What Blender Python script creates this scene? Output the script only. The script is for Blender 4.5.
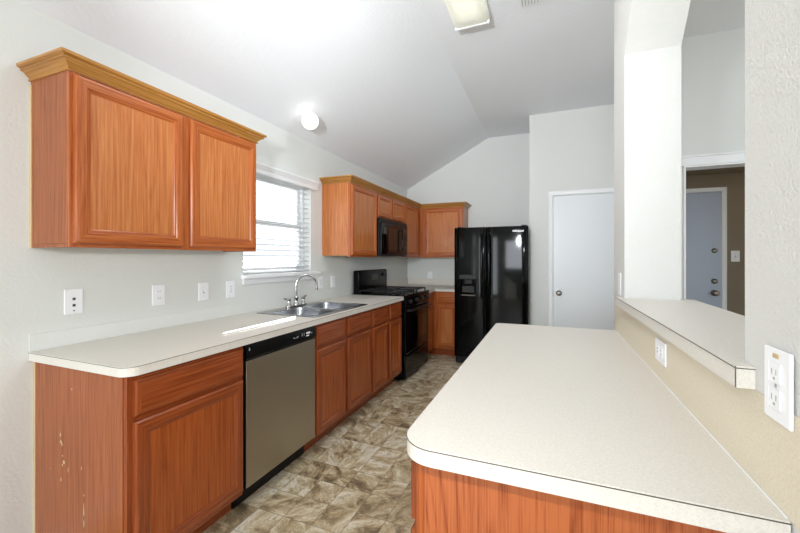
import bpy, bmesh, math, random
from mathutils import Vector, Matrix
random.seed(7)
PI = math.pi
for o in list(bpy.data.objects): bpy.data.objects.remove(o)
SC = bpy.context.scene
COL = SC.collection

# ------------------------------------------------------------------ camera
cd = bpy.data.cameras.new('camera'); cam = bpy.data.objects.new('camera', cd); COL.objects.link(cam)
F = 371.0
cam.location = (2.09, 0.0, 1.318)
cam.rotation_euler = (PI/2, 0, math.atan(149.5/F))
cd.sensor_width = 36; cd.lens = F*36/800; cd.shift_y = -7.8/800; cd.clip_start = 0.02
SC.camera = cam
# ------------------------------------------------------------------ world, sun, lights, exposure
def lin(c):
    return tuple(((v/255)/12.92 if v/255 <= .04045 else ((v/255+.055)/1.055)**2.4) for v in c) + (1,)
w = bpy.data.worlds.new('sky'); SC.world = w; w.use_nodes = True
bg = w.node_tree.nodes['Background']; bg.inputs[0].default_value = (0.86, 0.93, 1.0, 1); bg.inputs[1].default_value = 2.5
def lamp(name, typ, loc, energy, color=(1, 1, 1), direction=None, **kw):
    l = bpy.data.lights.new(name, typ); l.energy = energy; l.color = color
    for k, v in kw.items(): setattr(l, k, v)
    o = bpy.data.objects.new(name, l); COL.objects.link(o); o.location = loc
    if direction: o.rotation_euler = Vector(direction).to_track_quat('-Z', 'Y').to_euler()
    return o
lamp('sun', 'SUN', (-4, 6, 6), 11, (1, .97, .92), (.58, -.76, -.4345), angle=.008)
# daylight through the window and door behind the photographer, plus added fill panels
lamp('daylight_back', 'AREA', (1.2, -3.55, 1.45), 54, (.88, .94, 1), (0, 1, 0.0), shape='RECTANGLE', size=.9, size_y=.9)
lamp('fill_back_strip', 'AREA', (.24, -3.55, 1.08), 24, (.88, .95, 1), (0, 1, 0), shape='RECTANGLE', size=.36, size_y=1.9)  # added strip, kept to brighten the left wall
lamp('daylight_patio_door', 'AREA', (-.05, -2.3, 1.1), 14, (.88, .96, .98), (1, 0, 0), shape='RECTANGLE', size=.8, size_y=1.9)
lamp('fill_dining', 'AREA', (4.6, -3.5, 1.6), 16, (.95, .98, 1), (-.1, 1, 0.08), shape='RECTANGLE', size=2.6, size_y=1.8)  # added fill at an unseen dining room window
lamp('fill_side', 'AREA', (6.4, 0.6, 1.6), 26, (.95, .98, 1), (-1, 0.1, 0.15), shape='RECTANGLE', size=2.6, size_y=1.8)  # added fill from the unseen right side of the dining room
# the photographer's flash, just above the camera, and an added forward fill
lamp('camera_flash', 'AREA', (2.09, 0.08, 1.52), 12, (1, .985, .96), (-.84, .54, -.03), shape='DISK', size=.09)
lamp('fill_forward', 'AREA', (1.5, -0.3, 1.75), 15, (.93, .96, 1), (-.10, 1, .24), shape='DISK', size=.22, spread=math.radians(76))  # added fill lamp aimed at the far wall and ceiling
lamp('fluorescent_glow', 'AREA', (1.57, 1.86, 2.975), 11, (.98, .98, .97), (0, 0, -1), shape='RECTANGLE', size=.22, size_y=.78)
lamp('hall_lamp', 'POINT', (4.35, 4.3, 2.0), 1.2, (1, .72, .42), shadow_soft_size=.08)
vs = SC.view_settings; SC.display_settings.display_device = 'sRGB'
vs.view_transform = 'Standard'; vs.look = 'None'; vs.gamma = 1; vs.use_curve_mapping = False
vs.exposure = 0.13

# ------------------------------------------------------------------ materials
def newmat(name):
    m = bpy.data.materials.new(name); m.use_nodes = True
    nt = m.node_tree; b = nt.nodes['Principled BSDF']
    return m, nt, b
def N(nt, t, **kw):
    n = nt.nodes.new(t)
    for k, v in kw.items(): setattr(n, k, v)
    return n
def plain(name, rgb, rough=.5, metal=0, spec=.5, **kw):
    m, nt, b = newmat(name)
    b.inputs['Base Color'].default_value = lin(rgb); b.inputs['Roughness'].default_value = rough
    b.inputs['Metallic'].default_value = metal; b.inputs['Specular IOR Level'].default_value = spec
    if 'emit' in kw:
        b.inputs['Emission Color'].default_value = lin(kw.get('ecol', rgb)); b.inputs['Emission Strength'].default_value = kw['emit']
    # faint procedural unevenness
    tc = N(nt, 'ShaderNodeTexCoord'); no = N(nt, 'ShaderNodeTexNoise'); no.inputs['Scale'].default_value = kw.get('ns', 30)
    nt.links.new(tc.outputs['Object'], no.inputs['Vector'])
    bp = N(nt, 'ShaderNodeBump'); bp.inputs['Strength'].default_value = kw.get('bump', .03); bp.inputs['Distance'].default_value = .002
    nt.links.new(no.outputs['Fac'], bp.inputs['Height']); nt.links.new(bp.outputs[0], b.inputs['Normal'])
    return m
def ramp(nt, stops):
    r = N(nt, 'ShaderNodeValToRGB'); e = r.color_ramp.elements
    while len(e) < len(stops): e.new(.5)
    for el, (p, c) in zip(e, stops): el.position = p; el.color = lin(c)
    return r
def paint(name, rgb, scale=110, strength=.35, dist=.003, rough=.7):
    m, nt, b = newmat(name); b.inputs['Base Color'].default_value = lin(rgb); b.inputs['Roughness'].default_value = rough
    b.inputs['Specular IOR Level'].default_value = .3
    tc = N(nt, 'ShaderNodeTexCoord')
    n1 = N(nt, 'ShaderNodeTexNoise'); n1.inputs['Scale'].default_value = scale; n1.inputs['Detail'].default_value = 3
    n2 = N(nt, 'ShaderNodeTexVoronoi', feature='SMOOTH_F1'); n2.inputs['Scale'].default_value = scale*.8
    ad = N(nt, 'ShaderNodeMath', operation='SUBTRACT')
    bp = N(nt, 'ShaderNodeBump'); bp.inputs['Strength'].default_value = strength; bp.inputs['Distance'].default_value = dist
    L = nt.links.new
    L(tc.outputs['Object'], n1.inputs['Vector']); L(tc.outputs['Object'], n2.inputs['Vector'])
    L(n1.outputs['Fac'], ad.inputs[0]); L(n2.outputs['Distance'], ad.inputs[1]); L(ad.outputs[0], bp.inputs['Height']); L(bp.outputs[0], b.inputs['Normal'])
    return m
def wood(name, dark, mid, light, rough=.27, us=95, contrast=1.0):
    """oak: grain runs along V of the UV map (metres)"""
    m, nt, b = newmat(name); L = nt.links.new
    uv = N(nt, 'ShaderNodeUVMap')
    mp = N(nt, 'ShaderNodeMapping'); mp.inputs['Scale'].default_value = (us, 2.2, 1)
    L(uv.outputs[0], mp.inputs[0])
    n1 = N(nt, 'ShaderNodeTexNoise'); n1.inputs['Scale'].default_value = 1; n1.inputs['Detail'].default_value = 5; n1.inputs['Roughness'].default_value = .65
    L(mp.outputs[0], n1.inputs['Vector'])
    # cathedral figure
    mp2 = N(nt, 'ShaderNodeMapping'); mp2.inputs['Scale'].default_value = (7, .45, 1); L(uv.outputs[0], mp2.inputs[0])
    n2 = N(nt, 'ShaderNodeTexNoise'); n2.inputs['Scale'].default_value = 1; n2.inputs['Detail'].default_value = 1.5
    L(mp2.outputs[0], n2.inputs['Vector'])
    mu = N(nt, 'ShaderNodeMath', operation='MULTIPLY'); mu.inputs[1].default_value = 34; L(n2.outputs['Fac'], mu.inputs[0])
    fr = N(nt, 'ShaderNodeMath', operation='PINGPONG'); fr.inputs[1].default_value = 1; L(mu.outputs[0], fr.inputs[0])
    pw = N(nt, 'ShaderNodeMath', operation='POWER'); pw.inputs[1].default_value = 3; L(fr.outputs[0], pw.inputs[0])
    # pores
    mp3 = N(nt, 'ShaderNodeMapping'); mp3.inputs['Scale'].default_value = (us*7, 14, 1); L(uv.outputs[0], mp3.inputs[0])
    n3 = N(nt, 'ShaderNodeTexNoise'); n3.inputs['Scale'].default_value = 1; n3.inputs['Detail'].default_value = 2; L(mp3.outputs[0], n3.inputs['Vector'])
    a = N(nt, 'ShaderNodeMath', operation='MULTIPLY_ADD'); a.inputs[1].default_value = -.075*contrast; L(pw.outputs[0], a.inputs[0]); L(n1.outputs['Fac'], a.inputs[2])
    a2 = N(nt, 'ShaderNodeMath', operation='MULTIPLY_ADD'); a2.inputs[1].default_value = .22*contrast; L(n3.outputs['Fac'], a2.inputs[0]); L(a.outputs[0], a2.inputs[2])
    r = ramp(nt, [(.36, dark), (.58, mid), (.80, light)])
    L(a2.outputs[0], r.inputs[0]); L(r.outputs[0], b.inputs['Base Color'])
    b.inputs['Roughness'].default_value = rough
    bp = N(nt, 'ShaderNodeBump'); bp.inputs['Strength'].default_value = .08; bp.inputs['Distance'].default_value = .001
    L(a2.outputs[0], bp.inputs['Height']); L(bp.outputs[0], b.inputs['Normal'])
    return m
def laminate(name, c0, c1, rough=.42):
    m, nt, b = newmat(name); L = nt.links.new
    tc = N(nt, 'ShaderNodeTexCoord')
    n = N(nt, 'ShaderNodeTexNoise'); n.inputs['Scale'].default_value = 420; n.inputs['Detail'].default_value = 2
    n2 = N(nt, 'ShaderNodeTexNoise'); n2.inputs['Scale'].default_value = 180; n2.inputs['Detail'].default_value = 3
    L(tc.outputs['Object'], n.inputs['Vector']); L(tc.outputs['Object'], n2.inputs['Vector'])
    ad = N(nt, 'ShaderNodeMath', operation='ADD'); L(n.outputs['Fac'], ad.inputs[0]); L(n2.outputs['Fac'], ad.inputs[1])
    hf = N(nt, 'ShaderNodeMath', operation='MULTIPLY'); hf.inputs[1].default_value = .5; L(ad.outputs[0], hf.inputs[0])
    r = ramp(nt, [(.38, c0), (.6, c1)]); L(hf.outputs[0], r.inputs[0]); L(r.outputs[0], b.inputs['Base Color'])
    b.inputs['Roughness'].default_value = rough
    return m
def floor_mat():
    m, nt, b = newmat('vinyl_stone'); L = nt.links.new
    tc = N(nt, 'ShaderNodeTexCoord'); sep = N(nt, 'ShaderNodeSeparateXYZ'); L(tc.outputs['Object'], sep.inputs[0])
    T = .331
    def mth(op, a, bv=None, c=None):
        n = N(nt, 'ShaderNodeMath', operation=op)
        for i, v in enumerate((a, bv, c)):
            if v is None: continue
            if isinstance(v, (int, float)): n.inputs[i].default_value = v
            else: L(v, n.inputs[i])
        return n.outputs[0]
    xs = mth('DIVIDE', mth('SUBTRACT', sep.outputs[0], .0015), T); ys = mth('DIVIDE', mth('SUBTRACT', sep.outputs[1], .048), T)
    fx, fy = mth('FLOOR', xs), mth('FLOOR', ys)
    cell = N(nt, 'ShaderNodeCombineXYZ'); L(fx, cell.inputs[0]); L(fy, cell.inputs[1])
    wn = N(nt, 'ShaderNodeTexWhiteNoise', noise_dimensions='3D'); L(cell.outputs[0], wn.inputs['Vector'])
    # some cells are split in two halves
    gx, gy = mth('FRACT', xs), mth('FRACT', ys)
    wsep = N(nt, 'ShaderNodeSeparateColor'); L(wn.outputs['Color'], wsep.inputs[0])
    sx = mth('GREATER_THAN', wsep.outputs[0], .3); sy = mth('GREATER_THAN', wsep.outputs[1], .3)
    half = mth('MULTIPLY', mth('GREATER_THAN', gx, .5), sx); halfy = mth('MULTIPLY', mth('GREATER_THAN', gy, .5), sy)
    cell2 = N(nt, 'ShaderNodeCombineXYZ'); L(mth('ADD', fx, mth('MULTIPLY', half, .5)), cell2.inputs[0]); L(mth('ADD', fy, mth('MULTIPLY', halfy, .5)), cell2.inputs[1])
    wn2 = N(nt, 'ShaderNodeTexWhiteNoise', noise_dimensions='3D'); L(cell2.outputs[0], wn2.inputs['Vector'])
    off = N(nt, 'ShaderNodeVectorMath', operation='SCALE'); off.inputs['Scale'].default_value = 20; L(wn2.outputs['Color'], off.inputs[0])
    rot = N(nt, 'ShaderNodeVectorRotate', rotation_type='Z_AXIS'); L(tc.outputs['Object'], rot.inputs['Vector'])
    L(mth('MULTIPLY', wn2.outputs['Value'], 6.28), rot.inputs['Angle'])
    ad = N(nt, 'ShaderNodeVectorMath', operation='ADD'); L(rot.outputs[0], ad.inputs[0]); L(off.outputs[0], ad.inputs[1])
    st = N(nt, 'ShaderNodeVectorMath', operation='MULTIPLY'); st.inputs[1].default_value = (1, 1.9, 1); L(ad.outputs[0], st.inputs[0])
    n = N(nt, 'ShaderNodeTexNoise'); n.inputs['Scale'].default_value = 5.5; n.inputs['Detail'].default_value = 8; n.inputs['Roughness'].default_value = .7; n.inputs['Distortion'].default_value = .45
    L(st.outputs[0], n.inputs['Vector'])
    fac = mth('ADD', n.outputs['Fac'], mth('MULTIPLY', mth('SUBTRACT', wn2.outputs['Value'], .5), .10))
    r = ramp(nt, [(.30, (98, 86, 68)), (.40, (146, 128, 100)), (.47, (184, 164, 130)), (.54, (204, 190, 160)), (.63, (226, 219, 202)), (.72, (176, 163, 140))])
    L(fac, r.inputs[0])
    # veins
    v = N(nt, 'ShaderNodeTexNoise'); v.inputs['Scale'].default_value = 5; v.inputs['Detail'].default_value = 3; v.inputs['Distortion'].default_value = 2.5; L(st.outputs[0], v.inputs['Vector'])
    vd = mth('ABSOLUTE', mth('SUBTRACT', v.outputs['Fac'], .5))
    vm = N(nt, 'ShaderNodeMapRange'); vm.inputs['From Min'].default_value = 0; vm.inputs['From Max'].default_value = .018; vm.inputs['To Min'].default_value = .45; vm.inputs['To Max'].default_value = 0; L(vd, vm.inputs['Value'])
    mx = N(nt, 'ShaderNodeMix', data_type='RGBA'); L(vm.outputs[0], mx.inputs[0]); L(r.outputs[0], mx.inputs[6]); mx.inputs[7].default_value = lin((92, 78, 62))
    # grout
    def edge(g): return mth('LESS_THAN', mth('MINIMUM', g, mth('SUBTRACT', 1, g)), .006)
    mid = mth('MAXIMUM', mth('MULTIPLY', mth('LESS_THAN', mth('ABSOLUTE', mth('SUBTRACT', gx, .5)), .006), sx), mth('MULTIPLY', mth('LESS_THAN', mth('ABSOLUTE', mth('SUBTRACT', gy, .5)), .006), sy))
    gr = mth('MAXIMUM', mth('MAXIMUM', edge(gx), edge(gy)), mid)
    mx2 = N(nt, 'ShaderNodeMix', data_type='RGBA'); L(mth('MULTIPLY', gr, .55), mx2.inputs[0]); L(mx.outputs[2], mx2.inputs[6]); mx2.inputs[7].default_value = lin((104, 96, 82))
    L(mx2.outputs[2], b.inputs['Base Color'])
    b.inputs['Roughness'].default_value = .38
    bp = N(nt, 'ShaderNodeBump'); bp.inputs['Strength'].default_value = .15; bp.inputs['Distance'].default_value = .002
    L(mth('SUBTRACT', fac, gr), bp.inputs['Height']); L(bp.outputs[0], b.inputs['Normal'])
    return m
def steel(name, rgb, rough=.32):
    m, nt, b = newmat(name); L = nt.links.new
    b.inputs['Metallic'].default_value = 1; b.inputs['Base Color'].default_value = lin(rgb)
    tc = N(nt, 'ShaderNodeTexCoord'); mp = N(nt, 'ShaderNodeMapping'); mp.inputs['Scale'].default_value = (600, 600, 6); L(tc.outputs['Object'], mp.inputs[0])
    n = N(nt, 'ShaderNodeTexNoise'); n.inputs['Scale'].default_value = 1; L(mp.outputs[0], n.inputs['Vector'])
    mr = N(nt, 'ShaderNodeMapRange'); mr.inputs['To Min'].default_value = rough-.06; mr.inputs['To Max'].default_value = rough+.08; L(n.outputs['Fac'], mr.inputs['Value']); L(mr.outputs[0], b.inputs['Roughness'])
    return m

M = {}
M['wall'] = paint('wall_paint', (220, 222, 219), 120, .22, .002)
M['wall_rough'] = paint('wall_paint_textured', (214, 214, 211), 230, .5, .0025)
M['ceil'] = paint('ceiling_paint', (238, 241, 245), 60, .35, .003, .85)
M['hall'] = paint('hall_paint_dimmed', (140, 128, 110), 90, .25, .002)  # dimness of the hall is put into this darker colour
M['white'] = plain('white_trim_paint', (238, 240, 242), .38)
M['doorwhite'] = plain('white_door_paint', (228, 232, 235), .35)
M['plate'] = plain('white_plastic', (244, 245, 248), .3)
M['slot'] = plain('dark_slots', (60, 58, 55), .5)
M['oak_up'] = wood('oak_upper', (150, 80, 36), (184, 110, 58), (204, 134, 80))
M['oak_frame'] = wood('oak_upper_frame', (132, 60, 22), (168, 88, 38), (190, 112, 56))
M['oak_low'] = wood('oak_lower', (130, 60, 22), (164, 82, 34), (182, 100, 48), contrast=.5)
M['oak_lowf'] = wood('oak_lower_frame', (116, 52, 22), (146, 72, 34), (166, 92, 48), contrast=.5)
M['oak_side'] = wood('oak_side_panel', (122, 60, 28), (152, 82, 42), (168, 98, 54))
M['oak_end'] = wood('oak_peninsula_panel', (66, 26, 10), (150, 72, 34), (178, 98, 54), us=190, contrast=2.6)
M['crown'] = wood('oak_crown', (138, 90, 36), (172, 120, 56), (192, 142, 76))
M['pale'] = wood('pale_raw_wood', (188, 160, 112), (206, 180, 134), (220, 198, 156))
M['under'] = plain('cabinet_underside', (170, 146, 100), .7)
M['lam'] = laminate('cream_laminate', (212, 207, 198), (224, 220, 212))
M['seam'] = plain('laminate_seam', (88, 80, 70), .6)
M['black'] = plain('black_enamel', (6, 6, 7), .1, spec=.2, ns=6, bump=.02)
M['blackfr'] = plain('black_fridge_enamel', (5, 7, 7), 0.06, spec=.14, ns=3, bump=.012)
M['blackm'] = plain('black_plastic', (12, 12, 13), .38, spec=.3)
M['glassk'] = plain('black_glass', (5, 5, 6), .04)
M['iron'] = plain('cast_iron', (20, 20, 21), .6)
M['steel'] = steel('brushed_steel', (176, 168, 152), .36)
M['sink'] = steel('sink_steel', (150, 152, 156), .22)
M['chrome'] = plain('chrome', (205, 205, 205), .1, 1)
M['nickel'] = plain('satin_nickel', (120, 112, 104), .28, 1)
M['floor'] = floor_mat()
M['concrete'] = plain('ground_outside', (190, 186, 176), .9)
M['fence'] = wood('fence_boards', (196, 200, 204), (214, 218, 222), (228, 232, 235), rough=.8)
M['grey'] = plain('grey_marks', (170, 172, 176), .4)
M['blind'] = plain('blind_vinyl', (246, 248, 250), .45)
_b = M['blind'].node_tree; _t = _b.nodes.new('ShaderNodeBsdfTranslucent'); _t.inputs[0].default_value = (.9, .93, .95, 1); _m = _b.nodes.new('ShaderNodeMixShader'); _m.inputs[0].default_value = .4
_b.links.new(_b.nodes['Principled BSDF'].outputs[0], _m.inputs[1]); _b.links.new(_t.outputs[0], _m.inputs[2]); _b.links.new(_m.outputs[0], _b.nodes['Material Output'].inputs[0])
M['lit_globe'] = plain('lit_opal_glass', (255, 252, 246), .3, emit=1.1, ecol=(255, 250, 242))
M['tube'] = plain('lit_fluorescent_tube', (255, 255, 250), .3, emit=.9, ecol=(255, 252, 238))
def glass_mat():
    m, nt, b = newmat('window_glass'); L = nt.links.new
    tr = N(nt, 'ShaderNodeBsdfTransparent'); gl = N(nt, 'ShaderNodeBsdfGlossy'); gl.inputs['Roughness'].default_value = .01
    mix = N(nt, 'ShaderNodeMixShader'); pass
    mix.inputs[0].default_value = .05; L(tr.outputs[0], mix.inputs[1]); L(gl.outputs[0], mix.inputs[2]); L(mix.outputs[0], nt.nodes['Material Output'].inputs[0])
    return m
M['glass'] = glass_mat()
def diffuser_mat():
    m, nt, b = newmat('prismatic_diffuser'); L = nt.links.new
    tr = N(nt, 'ShaderNodeBsdfTranslucent'); tr.inputs[0].default_value = (.95, .95, .9, 1)
    mix = N(nt, 'ShaderNodeMixShader'); mix.inputs[0].default_value = .75
    b.inputs['Base Color'].default_value = lin((240, 240, 228)); b.inputs['Emission Color'].default_value = lin((250, 248, 225)); b.inputs['Emission Strength'].default_value = .10
    L(b.outputs[0], mix.inputs[1]); L(tr.outputs[0], mix.inputs[2]); L(mix.outputs[0], nt.nodes['Material Output'].inputs[0])
    return m
M['diffuser'] = diffuser_mat()

# ------------------------------------------------------------------ mesh helpers
AX = {'x': 0, 'y': 1, 'z': 2}
class MB:
    def __init__(s): s.v = []; s.f = []; s.uv = []; s.sm = []
    def face(s, pts, uvs=None, smooth=False, grain='z', off=(0, 0)):
        i = len(s.v); s.v += [tuple(p) for p in pts]; s.f.append(list(range(i, i+len(pts))))
        if uvs is None:
            n = (Vector(pts[1])-Vector(pts[0])).cross(Vector(pts[2])-Vector(pts[1])); uvs = [project(p, n, grain, off) for p in pts]
        s.uv.append(uvs); s.sm.append(smooth)
    def addbm(s, bm, grain='z', smooth=False):
        off = (random.random()*9, random.random()*9); base = len(s.v)
        bm.verts.index_update(); bm.normal_update()
        s.v += [tuple(v.co) for v in bm.verts]
        for f in bm.faces:
            s.f.append([base+v.index for v in f.verts]); s.uv.append([project(v.co, f.normal, grain, off) for v in f.verts]); s.sm.append(smooth)
        bm.free()
    def box(s, x0, x1, y0, y1, z0, z1, bev=0, grain='z', seg=2):
        bm = bmesh.new(); bmesh.ops.create_cube(bm, size=1)
        for v in bm.verts: v.co = ((x0+x1)/2+v.co.x*(x1-x0), (y0+y1)/2+v.co.y*(y1-y0), (z0+z1)/2+v.co.z*(z1-z0))
        if bev: bmesh.ops.bevel(bm, geom=bm.edges[:], offset=bev, segments=seg, profile=.5, affect='EDGES')
        s.addbm(bm, grain); return s
    def cyl(s, p0, p1, r, r1=None, n=20, cap=True):
        p0, p1 = Vector(p0), Vector(p1); d = p1-p0; q = d.to_track_quat('Z', 'Y').to_matrix().to_4x4()
        bm = bmesh.new(); bmesh.ops.create_cone(bm, cap_ends=cap, segments=n, radius1=r, radius2=r if r1 is None else r1, depth=d.length, matrix=Matrix.Translation((p0+p1)/2) @ q)
        s.addbm(bm, smooth=False)
        for i in range(len(s.f)-1, -1, -1):
            if len(s.f[i]) == 4: s.sm[i] = True
            if i < len(s.f)-n-4: break
        return s
    def sphere(s, c, r, sc=(1, 1, 1), n=24):
        bm = bmesh.new(); bmesh.ops.create_uvsphere(bm, u_segments=n, v_segments=n//2, radius=r, matrix=Matrix.Translation(c) @ Matrix.Diagonal((*sc, 1)))
        s.addbm(bm, smooth=True); return s
    def lathe(s, c, prof, axis='z', n=32):
        """prof: (radius, height) pairs"""
        off = (0, 0); rings = []
        for r, h in prof:
            ring = []
            for k in range(n):
                a = 2*PI*k/n; u, v = r*math.cos(a), r*math.sin(a)
                ring.append({'z': (c[0]+u, c[1]+v, c[2]+h), 'x': (c[0]+h, c[1]+u, c[2]+v), 'y': (c[0]+v, c[1]+h, c[2]+u)}[axis])
            rings.append(ring)
        for a, b in zip(rings, rings[1:]):
            for k in range(n):
                j = (k+1) % n; s.face([a[k], a[j], b[j], b[k]], [(0, 0)]*4, True)
        return s
    def tube(s, pts, r, n=12, cap=True, rs=None):
        pts = [Vector(p) for p in pts]; rings = []; up = None
        for i, p in enumerate(pts):
            t = (pts[min(i+1, len(pts)-1)]-pts[max(i-1, 0)]).normalized()
            if up is None: up = t.orthogonal().normalized()
            up = (up-t*up.dot(t)).normalized(); sd = t.cross(up); rr = rs[i] if rs else r
            rings.append([p+(up*math.cos(2*PI*k/n)+sd*math.sin(2*PI*k/n))*rr for k in range(n)])
        for a, b in zip(rings, rings[1:]):
            for k in range(n):
                j = (k+1) % n; s.face([a[k], a[j], b[j], b[k]], [(0, 0)]*4, True)
        if cap: s.face(rings[0][::-1], [(0, 0)]*n); s.face(rings[-1], [(0, 0)]*n)
        return s
    def build(s, name, mat, parent=None):
        org = Vector(parent['_o']) if parent is not None else Vector((0, 0, 0))
        me = bpy.data.meshes.new(name); me.from_pydata([tuple(Vector(v)-org) for v in s.v], [], s.f)
        uvl = me.uv_layers.new(name='UVMap')
        for p, uvs in zip(me.polygons, s.uv):
            for li, uv in zip(p.loop_indices, uvs): uvl.data[li].uv = uv
        bm = bmesh.new(); bm.from_mesh(me); bmesh.ops.remove_doubles(bm, verts=bm.verts, dist=1e-5); bm.to_mesh(me); bm.free()
        return link(name, me, mat, parent, smooth=any(s.sm))
def project(p, n, grain, off):
    n = (abs(n[0]), abs(n[1]), abs(n[2])); g = AX[grain]; rest = [a for a in range(3) if a != g]
    if n[g] >= max(n[rest[0]], n[rest[1]]): return (p[rest[0]]+off[0], p[rest[1]]+off[1])
    u = rest[0] if n[rest[1]] > n[rest[0]] else rest[1]
    return (p[u]+off[0], p[g]+off[1])
def link(name, me, mat, parent=None, smooth=False):
    o = bpy.data.objects.new(name, me); COL.objects.link(o); me.materials.append(mat)
    if parent is not None: o.parent = parent; o['_o'] = tuple(parent['_o'])
    else: o['_o'] = (0., 0., 0.)
    if smooth:
        for p in me.polygons: p.use_smooth = True
        try: me.set_sharp_from_angle(angle=math.radians(40))
        except Exception: pass
    return o
def tag(o, label=None, cat=None, group=None, kind=None):
    if label: o['label'] = label
    if cat: o['category'] = cat
    if group: o['group'] = group
    if kind: o['kind'] = kind
    return o
def thing(name, loc, label, cat, group=None):
    o = bpy.data.objects.new(name, None); COL.objects.link(o); o.location = loc; o['_o'] = tuple(loc); o.empty_display_size = .05
    return tag(o, label, cat, group)
def solo(name, mb, mat, label, cat, loc, group=None):
    """a thing that is one mesh, origin at loc"""
    mb.v = [tuple(Vector(v)-Vector(loc)) for v in mb.v]; o = mb.build(name, mat); o.location = loc; o['_o'] = tuple(loc)
    return tag(o, label, cat, group)
def struct(name, o, parent=None):
    o['kind'] = 'structure'; return o
def fill2d(polys, depth, tf, bevel=0):
    """filled outline with holes, extruded; polys of (a,b); tf maps (a,b,c in 0..depth) to world"""
    cu = bpy.data.curves.new('t', 'CURVE'); cu.dimensions = '2D'; cu.fill_mode = 'BOTH'; cu.extrude = depth/2-bevel; cu.bevel_depth = bevel; cu.bevel_resolution = 2
    if bevel: cu.offset = -bevel
    for pl in polys:
        sp = cu.splines.new('POLY'); sp.points.add(len(pl)-1); sp.use_cyclic_u = True
        for q, (a, b) in zip(sp.points, pl): q.co = (a, b, 0, 1)
    ob = bpy.data.objects.new('t', cu); me = bpy.data.meshes.new_from_object(ob)
    mb = MB(); bm = bmesh.new(); bm.from_mesh(me)
    for v in bm.verts: v.co = Vector(tf(v.co.x, v.co.y, v.co.z+depth/2))
    bmesh.ops.remove_doubles(bm, verts=bm.verts, dist=1e-5); bmesh.ops.recalc_face_normals(bm, faces=bm.faces)
    mb.addbm(bm); bpy.data.objects.remove(ob); bpy.data.curves.remove(cu); bpy.data.meshes.remove(me)
    return mb
def rrect(x0, x1, y0, y1, r, n=6, corners=(1, 1, 1, 1)):
    """counter-clockwise from lower-left; corners: ll, lr, ur, ul"""
    out = []
    for (cx, cy, a0, on) in ((x0, y0, PI, corners[0]), (x1, y0, 1.5*PI, corners[1]), (x1, y1, 0, corners[2]), (x0, y1, .5*PI, corners[3])):
        rr = r*on if not isinstance(on, bool) else (r if on else 0)
        if rr <= 0: out.append((cx, cy)); continue
        ccx = cx+rr if cx == x0 else cx-rr; ccy = cy+rr if cy == y0 else cy-rr
        for k in range(n+1):
            a = a0+k/n*PI/2; out.append((ccx+rr*math.cos(a), ccy+rr*math.sin(a)))
    return out
def sweep(mb, path, prof, closed=False):
    """path: list of (x,y) with mitres, prof: (outward, z) points; outward is to the right of travel"""
    n = len(path); P = [Vector((*p, 0)) for p in path]; rings = []
    for i in range(n):
        d0 = (P[i]-P[i-1]).normalized() if i > 0 else None; d1 = (P[i+1]-P[i]).normalized() if i < n-1 else None
        if d0 is None: d0 = d1
        if d1 is None: d1 = d0
        n0 = Vector((d0.y, -d0.x, 0)); n1 = Vector((d1.y, -d1.x, 0)); m = (n0+n1).normalized(); m = m/max(.2, m.dot(n0))
        rings.append([P[i]+m*o+Vector((0, 0, z)) for o, z in prof])
    L = 0
    for i in range(n-1):
        a, b = rings[i], rings[i+1]; ln = (P[i+1]-P[i]).length; off = random.random()*5; u = 0
        for k in range(len(prof)-1):
            du = math.hypot(prof[k+1][0]-prof[k][0], prof[k+1][1]-prof[k][1])
            mb.face([a[k], b[k], b[k+1], a[k+1]], [(u+off, L), (u+off, L+ln), (u+du+off, L+ln), (u+du+off, L)]); u += du
        L += ln
    mb.face(rings[0]); mb.face(rings[-1][::-1])
    return mb

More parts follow.
